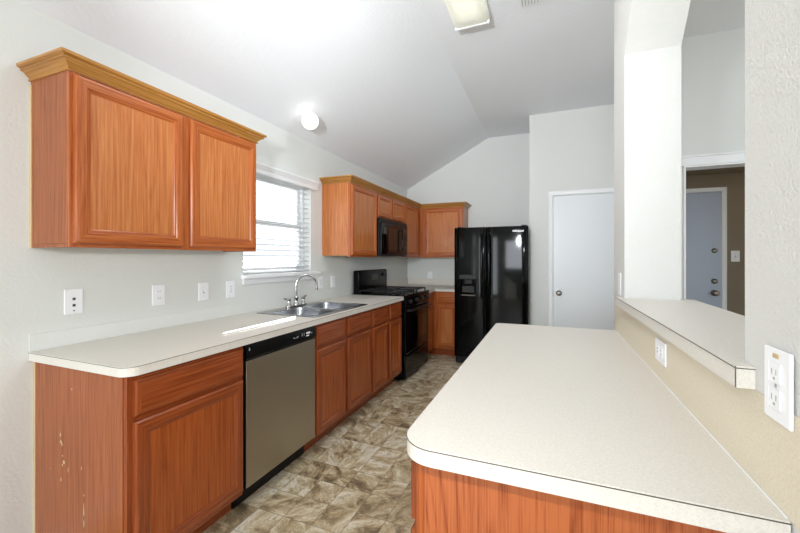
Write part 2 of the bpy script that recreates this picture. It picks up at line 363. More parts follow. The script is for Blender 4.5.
def door_panel(parent, name, origin, ax, out, w_, h_, mf, mp, frame=.052, raised=False, label=None, thick=.019):
    """framed door: origin = lower corner on the cabinet face, ax = direction of width, out = outward normal"""
    O, A, Z, Cn = Vector(origin), Vector(ax), Vector((0, 0, 1)), Vector(out)
    t = thick
    if raised: rings = [(0, 0), (0, t-.006), (.004, t-.003), (.008, t-.002), (.016, t-.001), (.019, t)]
    else: rings = [(0, 0), (0, t-.007), (.006, t-.001), (.012, t), (frame-.014, t), (frame-.010, t-.003), (frame-.004, t-.004), (frame, t-.008), (frame+.005, t-.010)]
    def P(a, b, c): return O+A*a+Z*b+Cn*c
    mb = MB(); offs = [(random.random()*9, random.random()*9) for _ in range(4)]
    flip = A.cross(Z).dot(Cn) < 0
    for (i0, c0), (i1, c1) in zip(rings, rings[1:]):
        o4 = [(i0, i0), (w_-i0, i0), (w_-i0, h_-i0), (i0, h_-i0)]; n4 = [(i1, i1), (w_-i1, i1), (w_-i1, h_-i1), (i1, h_-i1)]
        for k in range(4):
            j = (k+1) % 4; q = [(*o4[k], c0), (*o4[j], c0), (*n4[j], c1), (*n4[k], c1)]; oo = offs[k]
            uv = [((b+c+oo[0]), (a+oo[1])) if k % 2 == 0 else ((a+c+oo[0]), (b+oo[1])) for a, b, c in q]
            pts = [P(*p) for p in q]
            if flip: pts, uv = pts[::-1], uv[::-1]
            mb.face(pts, uv)
    i1, c1 = rings[-1]; q = [(i1, i1), (w_-i1, i1), (w_-i1, h_-i1), (i1, h_-i1)]; oo = (random.random()*9, random.random()*9)
    pts = [P(a, b, c1) for a, b in q]
    uv = [(b+oo[0], a+oo[1]) for a, b in q] if raised else [(a+oo[0], b+oo[1]) for a, b in q]
    if flip: pts, uv = pts[::-1], uv[::-1]
    bk = [P(0, 0, 0), P(0, h_, 0), P(w_, h_, 0), P(w_, 0, 0)]
    mb.face(bk if not flip else bk[::-1])
    if raised:
        mb.face(pts, uv); d = mb.build(name, mf, parent)
    else:
        d = mb.build(name, mf, parent)
        pm = MB(); pm.face(pts, uv)
        back = [p-Cn*.004 for p in pts][::-1]; pm.face(back, uv[::-1])
        for k in range(4):
            j = (k+1) % 4; pm.face([pts[j], pts[k], pts[k]-Cn*.004, pts[j]-Cn*.004])
        pm.build('door_panel', mp, d)
    if label: d['label'] = label
    return d

# ------------------------------------------------------------------ the room
H1, HC, XB = 2.41, 3.08, 1.265      # low side of the slope, flat part, crease
YF, YD, YB, XR = 5.5, 4.83, -3.6, 6.6
XW0, XW1 = 2.436, 2.67              # wall with the pass-through
slope = (HC-H1)/XB
def zc(x): return H1+slope*x if x < XB else HC
mb = MB(); mb.box(-.2, XR+.2, YB-.2, 5.75, -.12, 0); struct('floor', mb.build('floor', M['floor']))
tfx = lambda x0: (lambda a, b, c: (x0+c, a, b))       # outline in (y,z), thickness along +x
tfy = lambda y0: (lambda a, b, c: (a, y0+c, b))       # outline in (x,z), thickness along +y
WY0, WY1, WZ0, WZ1 = 2.10, 2.935, 1.20, 2.02
wl = fill2d([[(YB-.2, 0), (5.7, 0), (5.7, H1), (YB-.2, H1)], [(WY0, WZ0), (WY0, WZ1), (WY1, WZ1), (WY1, WZ0)], [(-2.7, .12), (-2.7, 2.07), (-1.9, 2.07), (-1.9, .12)]], .16, tfx(-.16))
struct('wall_left', wl.build('wall_left', M['wall']))
wf = fill2d([[(0, 0), (1.9, 0), (1.9, HC), (XB, HC), (0, H1)]], .15, tfy(YF)); struct('wall_far', wf.build('wall_far', M['wall']))
# pantry wall with its door opening, returning to the far wall
DX0, DX1, DZ = 2.128, 2.94, 2.075
wd = fill2d([[(1.86, 0), (DX0, 0), (DX0, DZ), (DX1, DZ), (DX1, 0), (3.0, 0), (3.0, HC), (1.86, HC)]], .12, tfy(YD))
wd.box(1.86, 1.98, YD+.12, YF, 0, HC); wd.box(1.98, 3.0, YF-.02, YF+.1, 0, HC)
struct('wall_pantry', wd.build('wall_pantry', M['wall']))
# wall with pass-through: far pillar, half wall, near wall, soffit with clipped corners
PY0, PY1, PYE = .903, 2.13, 2.45
LZ = 1.081
hole = [(PY0, LZ), (PY0, 2.333), (PY0+.32, 2.653), (PY1-.32, 2.653), (PY1, 2.333), (PY1, LZ)]
wr = fill2d([[(-.3, 0), (PYE, 0), (PYE, HC), (-.3, HC)], hole], XW1-XW0, tfx(XW0))
struct('wall_right', wr.build('wall_right', M['wall_rough']))
# hall wall behind the dining side
HY = 3.6
wh = fill2d([[(3.0, 0), (3.085, 0), (3.085, 2.055), (4.9, 2.055), (4.9, 0), (XR, 0), (XR, HC), (3.0, HC)]], .12, tfy(HY))
wh.box(3.0, 3.085, HY+.12, YD, 0, HC)
struct('wall_hall', wh.build('wall_hall', M['wall']))
mb = MB(); mb.box(3.085, XR, 5.0, 5.12, 0, 2.3); mb.box(3.0, 3.085, YD, 5.12, 0, 2.3); mb.box(4.62, 4.72, HY+.12, 5.0, 0, 2.3)
struct('wall_entry', mb.build('wall_entry', M['hall']))
mb = MB(); mb.box(3.085, 4.62, HY+.12, 5.0, 2.235, 2.3); struct('ceiling_hall', mb.build('ceiling_hall', M['hall']))
# walls behind the photographer; dining-side window openings are added for light
wb = fill2d([[(0, 0), (XR, 0), (XR, HC), (XB, HC), (0, H1)], [(.06, .1), (.06, 2.05), (.42, 2.05), (.42, .1)], [(.75, 1.0), (.75, 1.9), (1.65, 1.9), (1.65, 1.0)], [(3.4, .5), (3.4, 2.2), (5.8, 2.2), (5.8, .5)]], .15, tfy(YB-.15))
struct('wall_back', wb.build('wall_back', M['wall']))
we = fill2d([[(YB-.15, 0), (5.2, 0), (5.2, HC), (YB-.15, HC)], [(-.6, .7), (-.6, 2.2), (1.9, 2.2), (1.9, .7)]], .15, tfx(XR)); struct('wall_side', we.build('wall_side', M['wall']))
# ceiling: sloped part over the sink wall and flat part
mb = MB()
bm = bmesh.new(); T = .12
prof = [(-.2, H1-slope*.2), (XB, HC), (XR+.2, HC), (XR+.2, HC+T), (XB-.03, HC+T), (-.2, H1-slope*.2+T)]
vs0 = [bm.verts.new((x, YB-.2, z)) for x, z in prof]; vs1 = [bm.verts.new((x, 5.75, z)) for x, z in prof]
bm.faces.new(vs0); bm.faces.new(vs1[::-1])
for k in range(6): bm.faces.new((vs0[k], vs1[k], vs1[(k+1) % 6], vs0[(k+1) % 6]))
bmesh.ops.recalc_face_normals(bm, faces=bm.faces); mb.addbm(bm)
struct('ceiling', mb.build('ceiling', M['ceil']))
# unseen roof eave, added and sized to block the higher sun
mb = MB(); mb.box(-1.62, -.16, -1, 7, 2.5, 2.6); struct('added_eave', mb.build('added_eave', M['white']))
mb = MB(); mb.box(-9, -.2, -8, 14, -.3, -.12); struct('ground', mb.build('ground', M['concrete']))
# baseboards
mb = MB(); mb.box(0, .012, YB, .90, 0, .08, .003); struct('baseboard_left', mb.build('baseboard_left', M['white']))
mb = MB(); mb.box(1.86, DX0-.06, YD-.012, YD, 0, .08, .003); struct('baseboard_pantry', mb.build('baseboard_pantry', M['white']))

# ---- kitchen window
def frame_yz(mb, x0, x1, y0, y1, z0, z1, wd):
    mb.box(x0, x1, y0, y1, z0, z0+wd, .003); mb.box(x0, x1, y0, y1, z1-wd, z1, .003)
    mb.box(x0, x1, y0, y0+wd, z0+wd, z1-wd, .003); mb.box(x0, x1, y1-wd, y1, z0+wd, z1-wd, .003)
mb = MB(); frame_yz(mb, -.15, -.08, WY0, WY1, WZ0, WZ1, .03)
win = struct('window_1', mb.build('window_1', M['white']))
ZM = 1.615
for nm, x0, z0, z1 in (('upper_sash', -.125, ZM-.02, WZ1-.03), ('lower_sash', -.105, WZ0+.03, ZM+.02)):
    mb = MB(); frame_yz(mb, x0, x0+.02, WY0+.03, WY1-.03, z0, z1, .035); s_ = mb.build(nm, M['white'], win)
    mb = MB(); mb.box(x0+.008, x0+.012, WY0+.065, WY1-.065, z0+.035, z1-.035); mb.build('pane', M['glass'], s_)
mb = MB(); mb.box(-.078, .045, WY0-.02, WY1+.11, WZ0-.03, WZ0-.002, .005); mb.build('window_sill', M['white'], win)
mb = MB(); sweep(mb, [(0.001, WY0-.01), (0.001, WY1+.09)][::1], [(0, WZ0-.075), (.010, WZ0-.075), (.014, WZ0-.068), (.016, WZ0-.04), (.022, WZ0-.03), (0, WZ0-.03)]); mb.build('window_apron', M['white'], win)
# ---- blind
bl = thing('window_blind', (-.03, (WY0+WY1)/2, WZ0), 'white horizontal slat blind with moulded valance in the window over the sink', 'blind')
mb = MB(); sweep(mb, [(0.001, WY0-.05), (0.001, WY1+.06)], [(0, 1.968), (.03, 1.968), (.034, 1.975), (.034, 2.003), (.040, 2.013), (.046, 2.026), (.052, 2.033), (.052, 2.047), (0, 2.047)])
mb.build('valance', M['white'], bl)
mb = MB(); mb.box(-.06, -.005, WY0+.005, WY1-.005, 1.965, 2.015, .003); mb.build('headrail', M['blind'], bl)
NS = 16
for k in range(NS):
    z = 1.255+k*.0445; mb = MB(); n = 5; tilt = -.2
    top = []
    for q in range(n):
        a = (q/(n-1)-.5)*.046; top.append((-.033+a, z+a*tilt+.003*(1-(a/.025)**2)))
    for (xa, za), (xb_, zb) in zip(top, top[1:]):
        for yy in ((WY0+.008, WY1-.008),):
            mb.face([(xa, yy[0], za), (xb_, yy[0], zb), (xb_, yy[1], zb), (xa, yy[1], za)], smooth=True)
            mb.face([(xa, yy[0], za-.0025), (xa, yy[1], za-.0025), (xb_, yy[1], zb-.0025), (xb_, yy[0], zb-.0025)], smooth=True)
            for yv, r_ in ((yy[0], 1), (yy[1], -1)): mb.face([(xa, yv, za-.0025), (xb_, yv, zb-.0025), (xb_, yv, zb), (xa, yv, za)][::r_])
    mb.face([(top[0][0], WY0+.008, top[0][1]-.0025), (top[0][0], WY0+.008, top[0][1]), (top[0][0], WY1-.008, top[0][1]), (top[0][0], WY1-.008, top[0][1]-.0025)])
    mb.face([(top[-1][0], WY0+.008, top[-1][1]), (top[-1][0], WY0+.008, top[-1][1]-.0025), (top[-1][0], WY1-.008, top[-1][1]-.0025), (top[-1][0], WY1-.008, top[-1][1])])
    mb.build('slat', M['blind'], bl)
mb = MB(); mb.box(-.055, -.010, WY0+.008, WY1-.008, 1.208, 1.224, .003); mb.build('bottom_rail', M['blind'], bl)
for yy in (WY0+.12, (WY0+WY1)/2, WY1-.12):
    mb = MB(); mb.cyl((-.006, yy, 1.215), (-.006, yy, 1.98), .0012, n=6); mb.build('ladder_cord', M['blind'], bl)
# ---- fence outside
fe = thing('garden_fence', (-3.4, 3.5, -.12), 'pale board fence outside the window over the sink', 'fence')
mb = MB(); y = -2.0
while y < 12: mb.box(-3.42, -3.40, y, y+.138, -.12, 1.72+.01*random.random(), .002); y += .142
mb.build('boards', M['fence'], fe)
for zz in (.2, .9, 1.5):
    mb = MB(); mb.box(-3.46, -3.42, -2, 12, zz, zz+.09, .003, 'y'); mb.build('rail', M['fence'], fe)

# ---- pantry door (door_1) with casing
mb = MB(); mb.box(DX0+.003, DX1-.003, YD+.02, YD+.056, .01, DZ-.003, .002)
d1 = struct('door_1', mb.build('door_1', M['doorwhite']))
def knob(parent, c, s=1, mat='nickel', nm='door_knob'):
    """faces -Y"""
    mb = MB(); mb.lathe(c, [(0, -.0), (.032*s, 0), (.033*s, -.004), (.028*s, -.009), (.012*s, -.011), (.011*s, -.030), (.020*s, -.036), (.028*s, -.046), (.028*s, -.056), (.020*s, -.065), (0, -.067)], 'y'); return mb.build(nm, M[mat], parent)
knob(d1, (DX0+.068, YD+.02, .905))
mb = MB(); mb.box(DX0+.0035, DX0+.006, YD+.012, YD+.0195, .86, .95); mb.build('latch_plate', M['nickel'], d1)
def casing(name, x0, x1, zt, y, wdt=.05, th=.016, left=True, right=True):
    mb = MB(); pr = [(0, 0), (0, th*.6), (.006, th*.9), (.012, th*.75), (wdt*.55, th*.85), (wdt-.008, th), (wdt, th*.8), (wdt, 0)]
    P0 = [(x0, 0, -1, 0), (x0, zt, -1, 1), (x1, zt, 1, 1), (x1, 0, 1, 0)]
    rings = [[(x+dx*o, y-c, z+dz*o) for o, c in pr] for x, z, dx, dz in P0]
    segs = ([0] if left else [])+[1]+([2] if right else [])
    for i in segs:
        a, b = rings[i], rings[i+1]
        for k in range(len(pr)-1): mb.face([a[k], b[k], b[k+1], a[k+1]])
    for i, e in ((segs[0], 0), (segs[-1]+1, 1)): mb.face(rings[i])
    return struct(name, mb.build(name, M['white']))
casing('trim_2', DX0, DX1, DZ, YD)
mb = MB(); mb.box(DX0-.0, DX0+.0029, YD+.0, YD+.119, 0, DZ-.001); mb.box(DX0, DX0+.012, YD+.057, YD+.075, 0, DZ-.01); mb.box(DX0, DX1, YD+.0, YD+.119, DZ-.0029, DZ-.0001); struct('trim_3', mb.build('trim_3', M['white']))
# ---- hall opening casing
mb = MB(); mb.box(3.06, 4.95, HY-.018, HY, 2.055, 2.12, .003); mb.box(3.05, 4.96, HY-.026, HY, 2.12, 2.135, .003); mb.box(3.085, 4.9, HY-.012, HY+.12, 2.043, 2.055, .002)
struct('trim_4', mb.build('trim_4', M['white']))
mb = MB(); mb.box(3.085, 3.098, HY-.01, HY+.12, 0, 2.043, .002); struct('trim_5', mb.build('trim_5', M['white']))
# ---- entry door
mb = MB(); mb.box(2.9+.2, 3.797, 4.965, 4.999, .01, 2.035, .003); M['entry'] = plain('entry_door_dimmed', (176, 186, 204), .4); d2 = struct('door_2', mb.build('door_2', M['entry']))  # door colour darkened to carry the weak hall light
casing('trim_6', 3.09, 3.80, 2.04, 5.0, .05, .02, left=False)
for z, s_ in ((1.405, .85), (1.075, .9)):
    mb = MB(); mb.lathe((3.735, 4.965, z), [(0, 0), (.030*s_, 0), (.031*s_, -.008), (.024*s_, -.016), (.016*s_, -.018), (0, -.018)], 'y'); mb.box(3.731, 3.739, 4.935, 4.948, z-.014, z+.014, .002); mb.build('deadbolt', M['nickel'], d2)
knob(d2, (3.735, 4.965, .95))

# ------------------------------------------------------------------ ceiling lights and vent
GX = .225
gl = thing('globe_light', (GX, 2.55, zc(GX)), 'small round lit globe ceiling light over the sink window', 'light')
nrm = Vector((slope, 0, -1)).normalized()
g0 = Vector((GX, 2.55, zc(GX)))
mb = MB(); mb.cyl(g0, g0+nrm*.02, .058, .05, 28); mb.build('canopy', M['white'], gl)
mb = MB(); mb.cyl(g0+nrm*.02, g0+nrm*.035, .042, .040, 24); mb.build('fitter', M['white'], gl)
mb = MB(); mb.sphere(g0+nrm*.092, .068, n=32); mb.build('globe_shade', M['lit_globe'], gl)
fl = thing('fluorescent_light', (1.57, 2.1, HC), 'long rectangular lit fluorescent fixture on the flat ceiling', 'light')
FX0, FX1, FY0, FY1, FZ = 1.445, 1.695, 1.44, 2.70, 3.0
mb = MB(); mb.box(FX0+.02, FX1-.02, FY0+.02, FY1-.02, HC-.03, HC-.0005, .002); mb.build('housing', M['white'], fl)
mb = MB(); mb.box(FX0, FX1, FY1-.022, FY1, FZ-.004, HC-.0005, .004); mb.build('end_cap', M['white'], fl)
mb = MB(); mb.box(FX0, FX1, FY0, FY0+.022, FZ-.004, HC-.0005, .004); mb.build('end_cap', M['white'], fl)
for xx in (FX0+.075, FX1-.075):
    mb = MB(); mb.cyl((xx, FY0+.06, FZ+.042), (xx, FY1-.10, FZ+.042), .016, n=16); mb.build('tube', M['tube'], fl)
mb = MB(); pr = [(FX0, HC-.03), (FX0, FZ+.02), (FX0+.02, FZ), (FX1-.02, FZ), (FX1, FZ+.02), (FX1, HC-.03)]
for (a, b), (c, d) in zip(pr, pr[1:]): mb.face([(a, FY0+.022, b), (a, FY1-.022, b), (c, FY1-.022, d), (c, FY0+.022, d)])
mb.build('diffuser', M['diffuser'], fl)
ve = thing('ceiling_vent', (1.98, 2.54, HC), 'white ceiling vent beside the fluorescent light, mostly cut by the top edge', 'vent')
mb = MB(); mb.box(1.90, 2.04, 2.36, 2.722, HC-.008, HC-.0005, .003); mb.build('vent_frame', M['white'], ve)
for k in range(6):
    mb = MB(); x = 1.915+k*.02; mb.box(x, x+.003, 2.38, 2.70, HC-.014, HC-.008); mb.build('louver', M['grey'], ve)

# ------------------------------------------------------------------ cabinets on the left wall
crown_prof = [(.0003, .001), (.007, .001), (.010, .006), (.004, .010), (.007, .014), (.013, .020), (.024, .031), (.033, .036), (.035, .035), (.036, .041), (.033, .043), (.041, .046), (.047, .049), (.048, .060), (0, .060)]
def cab_prof(z): return [(o, z+h) for o, h in crown_prof]
GRP_U = 'oak wall cabinets'; GRP_B = 'oak base cabinets'; GRP_C = 'cream laminate countertops'
# the big wall cabinet near the camera
UZ0, UZ1 = 1.365, 2.085
uc = thing('wall_cabinet', (0, 1.4, UZ0), 'two-door oak wall cabinet hung alone left of the window', 'cabinet', GRP_U)
UY0, UY1, UX = .895, 1.930, .262
def upper_box(root, x1, y0, y1, z0, z1, side_mat='oak_up', far=False, body_mat=None):
    mb = MB(); mb.box(.001, x1-.002, y0, y1, z0+.016, z1, .001)
    mb.build('carcass', M[side_mat], root)
    mb = MB(); mb.box(.02, x1-.005, y0+.015, y1-.015, z0+.010, z0+.0159); mb.build('bottom_panel', M['under'], root)
upper_box(uc, UX, UY0, UY1, UZ0, UZ1, 'oak_side')
def face_frame(root, x, ys, y0, y1, z0, z1, mat, rails=(), st=.038, thk=.019):
    """stiles at ys centres; rails are z spans"""
    mb = MB(); mb.box(x, x+thk, y0, y0+st, z0, z1, .001); mb.box(x, x+thk, y1-st, y1, z0, z1, .001)
    for c in ys: mb.box(x, x+thk, c-st/2, c+st/2, z0, z1, .001)
    for a, b in ((z0, z0+.035), (z1-.038, z1), *rails): mb.box(x+.0003, x+thk-.0003, y0+.002, y1-.002, a, b, .001, 'y')
    return mb.build('face_frame', M[mat], root)
for a in (UY0, UY1-.012): mb = MB(); mb.box(.001, UX, a, a+.012, UZ0, UZ0+.0155); mb.build('side_rail', M['oak_side'], uc)
face_frame(uc, UX-.001, [1.416], UY0, UY1, UZ0, UZ1, 'oak_frame')
door_panel(uc, 'door', (UX+.018, .908, 1.383), (0, 1, 0), (1, 0, 0), .487, .692, M['oak_frame'], M['oak_up'], .055)
door_panel(uc, 'door', (UX+.018, 1.436, 1.383), (0, 1, 0), (1, 0, 0), .482, .692, M['oak_frame'], M['oak_up'], .055)
mb = MB(); sweep(mb, [(0.001, UY0), (UX+.019, UY0), (UX+.019, UY1), (0.001, UY1)], cab_prof(UZ1-.0015)); mb.build('crown_moulding', M['crown'], uc)
mb = MB(); mb.box(.0006, .012, UY0-.004, UY0-.0003, UZ0, UZ1-.015); mb.build('scribe_strip', M['pale'], uc)

UX = .30
# second run
VZ0, VZ1 = 1.335, 2.052
def upper(name, y0, y1, z0, doors, label, loc_y=None, side='oak_up'):
    t = thing(name, (0, (y0+y1)/2, z0), label, 'cabinet', GRP_U)
    upper_box(t, UX, y0+.0005, y1-.0005, z0, VZ1, side)
    face_frame(t, UX-.001, [], y0+.0005, y1-.0005, z0, VZ1, 'oak_frame')
    for a, b in doors: door_panel(t, 'door', (UX+.018, a, z0+.018), (0, 1, 0), (1, 0, 0), b-a, VZ1-z0-.036, M['oak_frame'], M['oak_up'], .05)
    return t
upper('wall_cabinet', 3.118, 3.705, VZ0, [(3.132, 3.682)], 'tall single-door oak wall cabinet right of the window', side='oak_up')
upper('wall_cabinet', 3.705, 4.525, 1.775, [(3.722, 4.10), (4.135, 4.508)], 'short two-door oak cabinet above the microwave')
t = upper('wall_cabinet', 4.525, 5.17, VZ0, [(4.56, 5.06)], 'oak wall cabinet between microwave and room corner')
t = thing('wall_cabinet', (.66, YF, VZ0), 'oak wall cabinet on the far wall beside the refrigerator top', 'cabinet', GRP_U)
UYF = YF-.32
mb = MB(); mb.box(.001, .97, UYF+.002, YF-.001, VZ0+.016, VZ1, .001); mb.build('carcass', M['oak_up'], t)
mb = MB(); mb.box(.03, .955, UYF+.02, YF-.01, VZ0+.01, VZ0+.0159); mb.build('bottom_panel', M['under'], t)
mb = MB(); y = UYF-.017
mb.box(.322, .42, y, y+.0185, VZ0, VZ1, .001); mb.box(.93, .97, y, y+.0185, VZ0, VZ1, .001); mb.box(.32, .969, y+.0003, y+.018, VZ0, VZ0+.035, .001, 'x'); mb.box(.32, .969, y+.0003, y+.018, VZ1-.038, VZ1, .001, 'x')
mb.build('face_frame', M['oak_frame'], t)
door_panel(t, 'door', (.405, UYF-.017, VZ0+.018), (1, 0, 0), (0, -1, 0), .545, VZ1-VZ0-.036, M['oak_frame'], M['oak_up'], .05)
mb = MB(); sweep(mb, [(0.001, 3.118), (UX+.019, 3.118), (UX+.019, UYF-.018), (.971, UYF-.018), (.971, YF-.001)], cab_prof(VZ1-.0008))
solo('crown_moulding', mb, M['crown'], 'golden oak crown moulding running along the tops of the far wall cabinets', 'moulding', (0, 3.9, VZ1))

# ------------------------------------------------------------------ base cabinets
BX = .60; BZ = .875
def base_cab(label, y0, y1, fronts, end_panel=False, side='oak_low', ztop=BZ):
    """fronts: list of (ya, yb) columns, each a drawer over a door"""
    t = thing('base_cabinet', (0, (y0+y1)/2, 0), label, 'cabinet', GRP_B)
    mb = MB(); mb.box(.001, BX-.001, y0+.0006, y1-.0006, .10, ztop, .001); mb.build('carcass', M['oak_side'] if end_panel else M[side], t)
    mb = MB(); mb.box(.02, BX-.06, y0+.0006, y1-.0006, 0, .0995, .001, 'y'); mb.build('toe_kick', M['oak_lowf'], t)
    mids = [(a[1]+b[0])/2 for a, b in zip(fronts, fronts[1:])]
    face_frame(t, BX-.001, mids, y0+.0006, y1-.0006, .10, BZ, 'oak_lowf', [(.685, .722)])
    for a, b in fronts:
        door_panel(t, 'drawer', (BX+.018, a, .717), (0, 1, 0), (1, 0, 0), b-a, .138, M['oak_lowf'], None, raised=True)
        door_panel(t, 'door', (BX+.018, a, .125), (0, 1, 0), (1, 0, 0), b-a, .57, M['oak_lowf'], M['oak_low'], .055)
    return t
bc = base_cab('oak base cabinet with scratched side at the near end of the sink counter', .908, 1.476, [(.930, 1.466)], True)
mb = MB(); mb.box(.0006, .014, .9035, .9078, .0, .874); mb.build('scribe_strip', M['pale'], bc)
mb = MB(); mb.box(.016, .539, .905, .9084, 0, .101); mb.box(.539, BX-.001, .905, .9084, .1, .874); mb.box(.016, .539, .905, .9084, .101, .874); mb.build('end_panel', M['oak_side'], bc)
def chip(mb, x, z, pts, s=.01):
    y = .9048; q = [(x+a*s, y-.0004, z+b*s) for a, b in pts]; mb.face(q); mb.face([(a, y+.0004, c) for a, b, c in q][::-1])
mb = MB()
for x, z, w_, h_ in ((.20, .585, .5, 1.6), (.205, .555, .9, 1.0), (.212, .545, .5, .9), (.215, .50, .5, .5), (.225, .475, 1.2, 1.2), (.215, .462, .5, .8), (.255, .45, .3, 1.8), (.205, .40, .5, 1.4), (.345, .475, .25, 1.3), (.36, .37, .4, .5), (.36, .30, .55, 5.2), (.36, .27, .8, 3.5), (.28, .785, .5, .5), (.13, .43, .3, .3)):
    pts = [(math.cos(a)*w_*random.uniform(.5, 1), math.sin(a)*h_*random.uniform(.6, 1)) for a in [k*PI/4 for k in range(8)]]; chip(mb, x, z, pts, .0085)
tag(mb.build('scratches', M['pale'], bc), 'pale scratches in the finish', kind='stuff')
base_cab('oak sink base cabinet right of the dishwasher', 2.098, 2.955, [(2.118, 2.495), (2.535, 2.935)], ztop=.74)
base_cab('oak base cabinet between sink base and stove', 2.955, 3.675, [(2.985, 3.295), (3.355, 3.66)])
# corner cabinet (L) beyond the range, one face on each wall
t = thing('base_cabinet', (.3, 5.2, 0), 'oak corner base cabinet between stove and refrigerator', 'cabinet', GRP_B)
FY = 4.90
mb = MB(); mb.box(.001, BX-.001, 4.52, YF-.001, .10, BZ, .001); mb.box(BX-.001, .95, FY+.001, YF-.001, .10, BZ, .001); mb.build('carcass', M['oak_low'], t)
mb = MB(); mb.box(.02, BX-.06, 4.52, YF-.01, 0, .0995); mb.box(BX-.06, .95, FY+.04, YF-.01, 0, .0995, 0, 'x'); mb.build('toe_kick', M['oak_lowf'], t)
mb = MB(); mb.box(BX-.001, BX+.018, 4.52, 4.56, .10, BZ, .001); mb.box(BX-.001, BX+.018, 4.84, FY, .10, BZ, .001)
for a, b in ((.1, .135), (.685, .722), (.84, BZ)): mb.box(BX, BX+.0177, 4.53, FY, a, b, .001, 'y')
mb.box(BX+.0182, .69, FY-.018, FY+.001, .10, BZ, .001); mb.box(.915, .95, FY-.018, FY+.001, .10, BZ, .001)
for a, b in ((.1, .135), (.685, .722), (.84, BZ)): mb.box(.66, .945, FY-.0177, FY, a, b, .001, 'x')
mb.build('face_frame', M['oak_frame'], t)
door_panel(t, 'drawer', (BX+.018, 4.55, .717), (0, 1, 0), (1, 0, 0), .28, .138, M['oak_lowf'], None, raised=True)
door_panel(t, 'door', (BX+.018, 4.55, .125), (0, 1, 0), (1, 0, 0), .28, .57, M['oak_lowf'], M['oak_low'], .05)
door_panel(t, 'drawer', (.678, FY-.018, .717), (1, 0, 0), (0, -1, 0), .262, .138, M['oak_frame'], None, raised=True)
door_panel(t, 'door', (.678, FY-.018, .125), (1, 0, 0), (0, -1, 0), .262, .57, M['oak_frame'], M['oak_up'], .05)

# ---- countertops
CT0, CT1 = .8762, .914
def seam(root, pts, closed=False):
    mb = MB(); mb.tube(pts, .0011, n=6); mb.build('edge_seam', M['seam'], root)
SK = (.075, .615, 2.135, 2.925)     # sink rim
def top_with_bevel(name, polys, parent, z0=CT0, z1=CT1):
    mb = fill2d(polys, z1-z0, lambda a, b, c: (a, b, z0+c)); return mb.build(name, M['lam'], parent)
ct = thing('countertop', (.3, 2.3, CT0), 'cream laminate countertop with double sink along the left wall', 'countertop', GRP_C)
out = rrect(.001, .648, .888, 3.683, .055, 8, (0, 1, 0, 0))
top_with_bevel('top', [out, rrect(SK[0]+.012, SK[1]-.012, SK[2]+.012, SK[3]-.012, .03)], ct)
seam(ct, [(.001, .8875, .9105)]+[(a+(.0005 if a > .6 else 0), b-(.0005 if b < 1 else 0), .9105) for a, b in out[1:10]]+[(.6485, 3.683, .9105)])
mb = MB(); mb.box(.0008, .006, .888, 3.683, CT1+.0002, CT1+.075, .001); mb.build('backsplash', M['wall'], ct)
ct2 = thing('countertop', (.5, 5.1, CT0), 'cream laminate corner countertop between stove and refrigerator', 'countertop', GRP_C)
top_with_bevel('top', [[(.001, 4.515), (.648, 4.515), (.648, FY-.05), (.955, FY-.05), (.955, YF-.001), (.001, YF-.001)]], ct2)
seam(ct2, [(.6485, 4.515, .9105), (.6485, FY-.0505, .9105), (.955, FY-.0505, .9105)])
mb = MB(); mb.box(.001, .018, 4.515, YF-.019, CT1+.0002, CT1+.1, .002); mb.box(.001, .955, YF-.018, YF-.001, CT1+.0002, CT1+.1, .002); mb.build('backsplash', M['lam'], ct2)

# ---- sink
sk = thing('sink', (.34, 2.53, CT1), 'double-bowl stainless steel sink under the window', 'sink')
ym = (SK[2]+SK[3])/2
bowls = [(.175, .575, SK[2]+.035, ym-.018), (.175, .575, ym+.018, SK[3]-.035)]
mb = fill2d([rrect(SK[0], SK[1], SK[2], SK[3], .03, 6)]+[rrect(*b, .05, 6)[::-1] for b in bowls], .005, lambda a, b, c: (a, b, CT1+.0003+c), .0015)
mb.build('rim', M['sink'], sk)
for b in bowls:
    mb = MB(); rings = []
    for ins, z, r in ((.0, .9175, .05), (.002, .90, .05), (.006, .80, .05), (.02, .765, .05), (.05, .755, .04)):
        rings.append([(x, y, z) for x, y in rrect(b[0]+ins, b[1]-ins, b[2]+ins, b[3]-ins, r, 6)])
    for a, c in zip(rings, rings[1:]):
        for k in range(len(a)):
            j = (k+1) % len(a); mb.face([a[j], a[k], c[k], c[j]], [(0, 0)]*4, True)
    mb.face(rings[-1], [(0, 0)]*len(rings[-1]), True)
    mb.build('bowl', M['sink'], sk)
    mb = MB(); cx, cy = (b[0]+b[1])/2, (b[2]+b[3])/2; mb.lathe((cx, cy, .7555), [(.045, 0), (.043, .003), (.03, .002), (0, .0005)]); mb.build('drain', M['chrome'], sk)
# ---- faucet
FB = (.115, 2.565, CT1+.0058)
fa = thing('faucet', FB, 'chrome gooseneck faucet with two lever handles', 'faucet')
mb = MB(); bm_ = fill2d([rrect(FB[0]-.025, FB[0]+.025, FB[1]-.125, FB[1]+.125, .024, 6)], .012, lambda a, b, c: (a, b, FB[2]+c), .003); bm_.build('deck_plate', M['chrome'], fa)
mb = MB(); mb.lathe(FB, [(0, .012), (.024, .012), (.024, .022), (.018, .030), (.016, .060), (.020, .066), (.020, .074), (.013, .082), (.0115, .09), (0, .09)]); mb.build('spout_base', M['chrome'], fa)
sd = Vector((.62, .78, 0)).normalized(); pts = []; R = .088; zt = .175
for k in range(4): pts.append(Vector(FB)+Vector((0, 0, .08+k*.03)))
for k in range(0, 13):
    a = PI-k/12*PI*1.0; pts.append(Vector(FB)+sd*(R+R*math.cos(a))+Vector((0, 0, zt+R*math.sin(a))))
pts.append(pts[-1]+Vector((0, 0, -.03)))
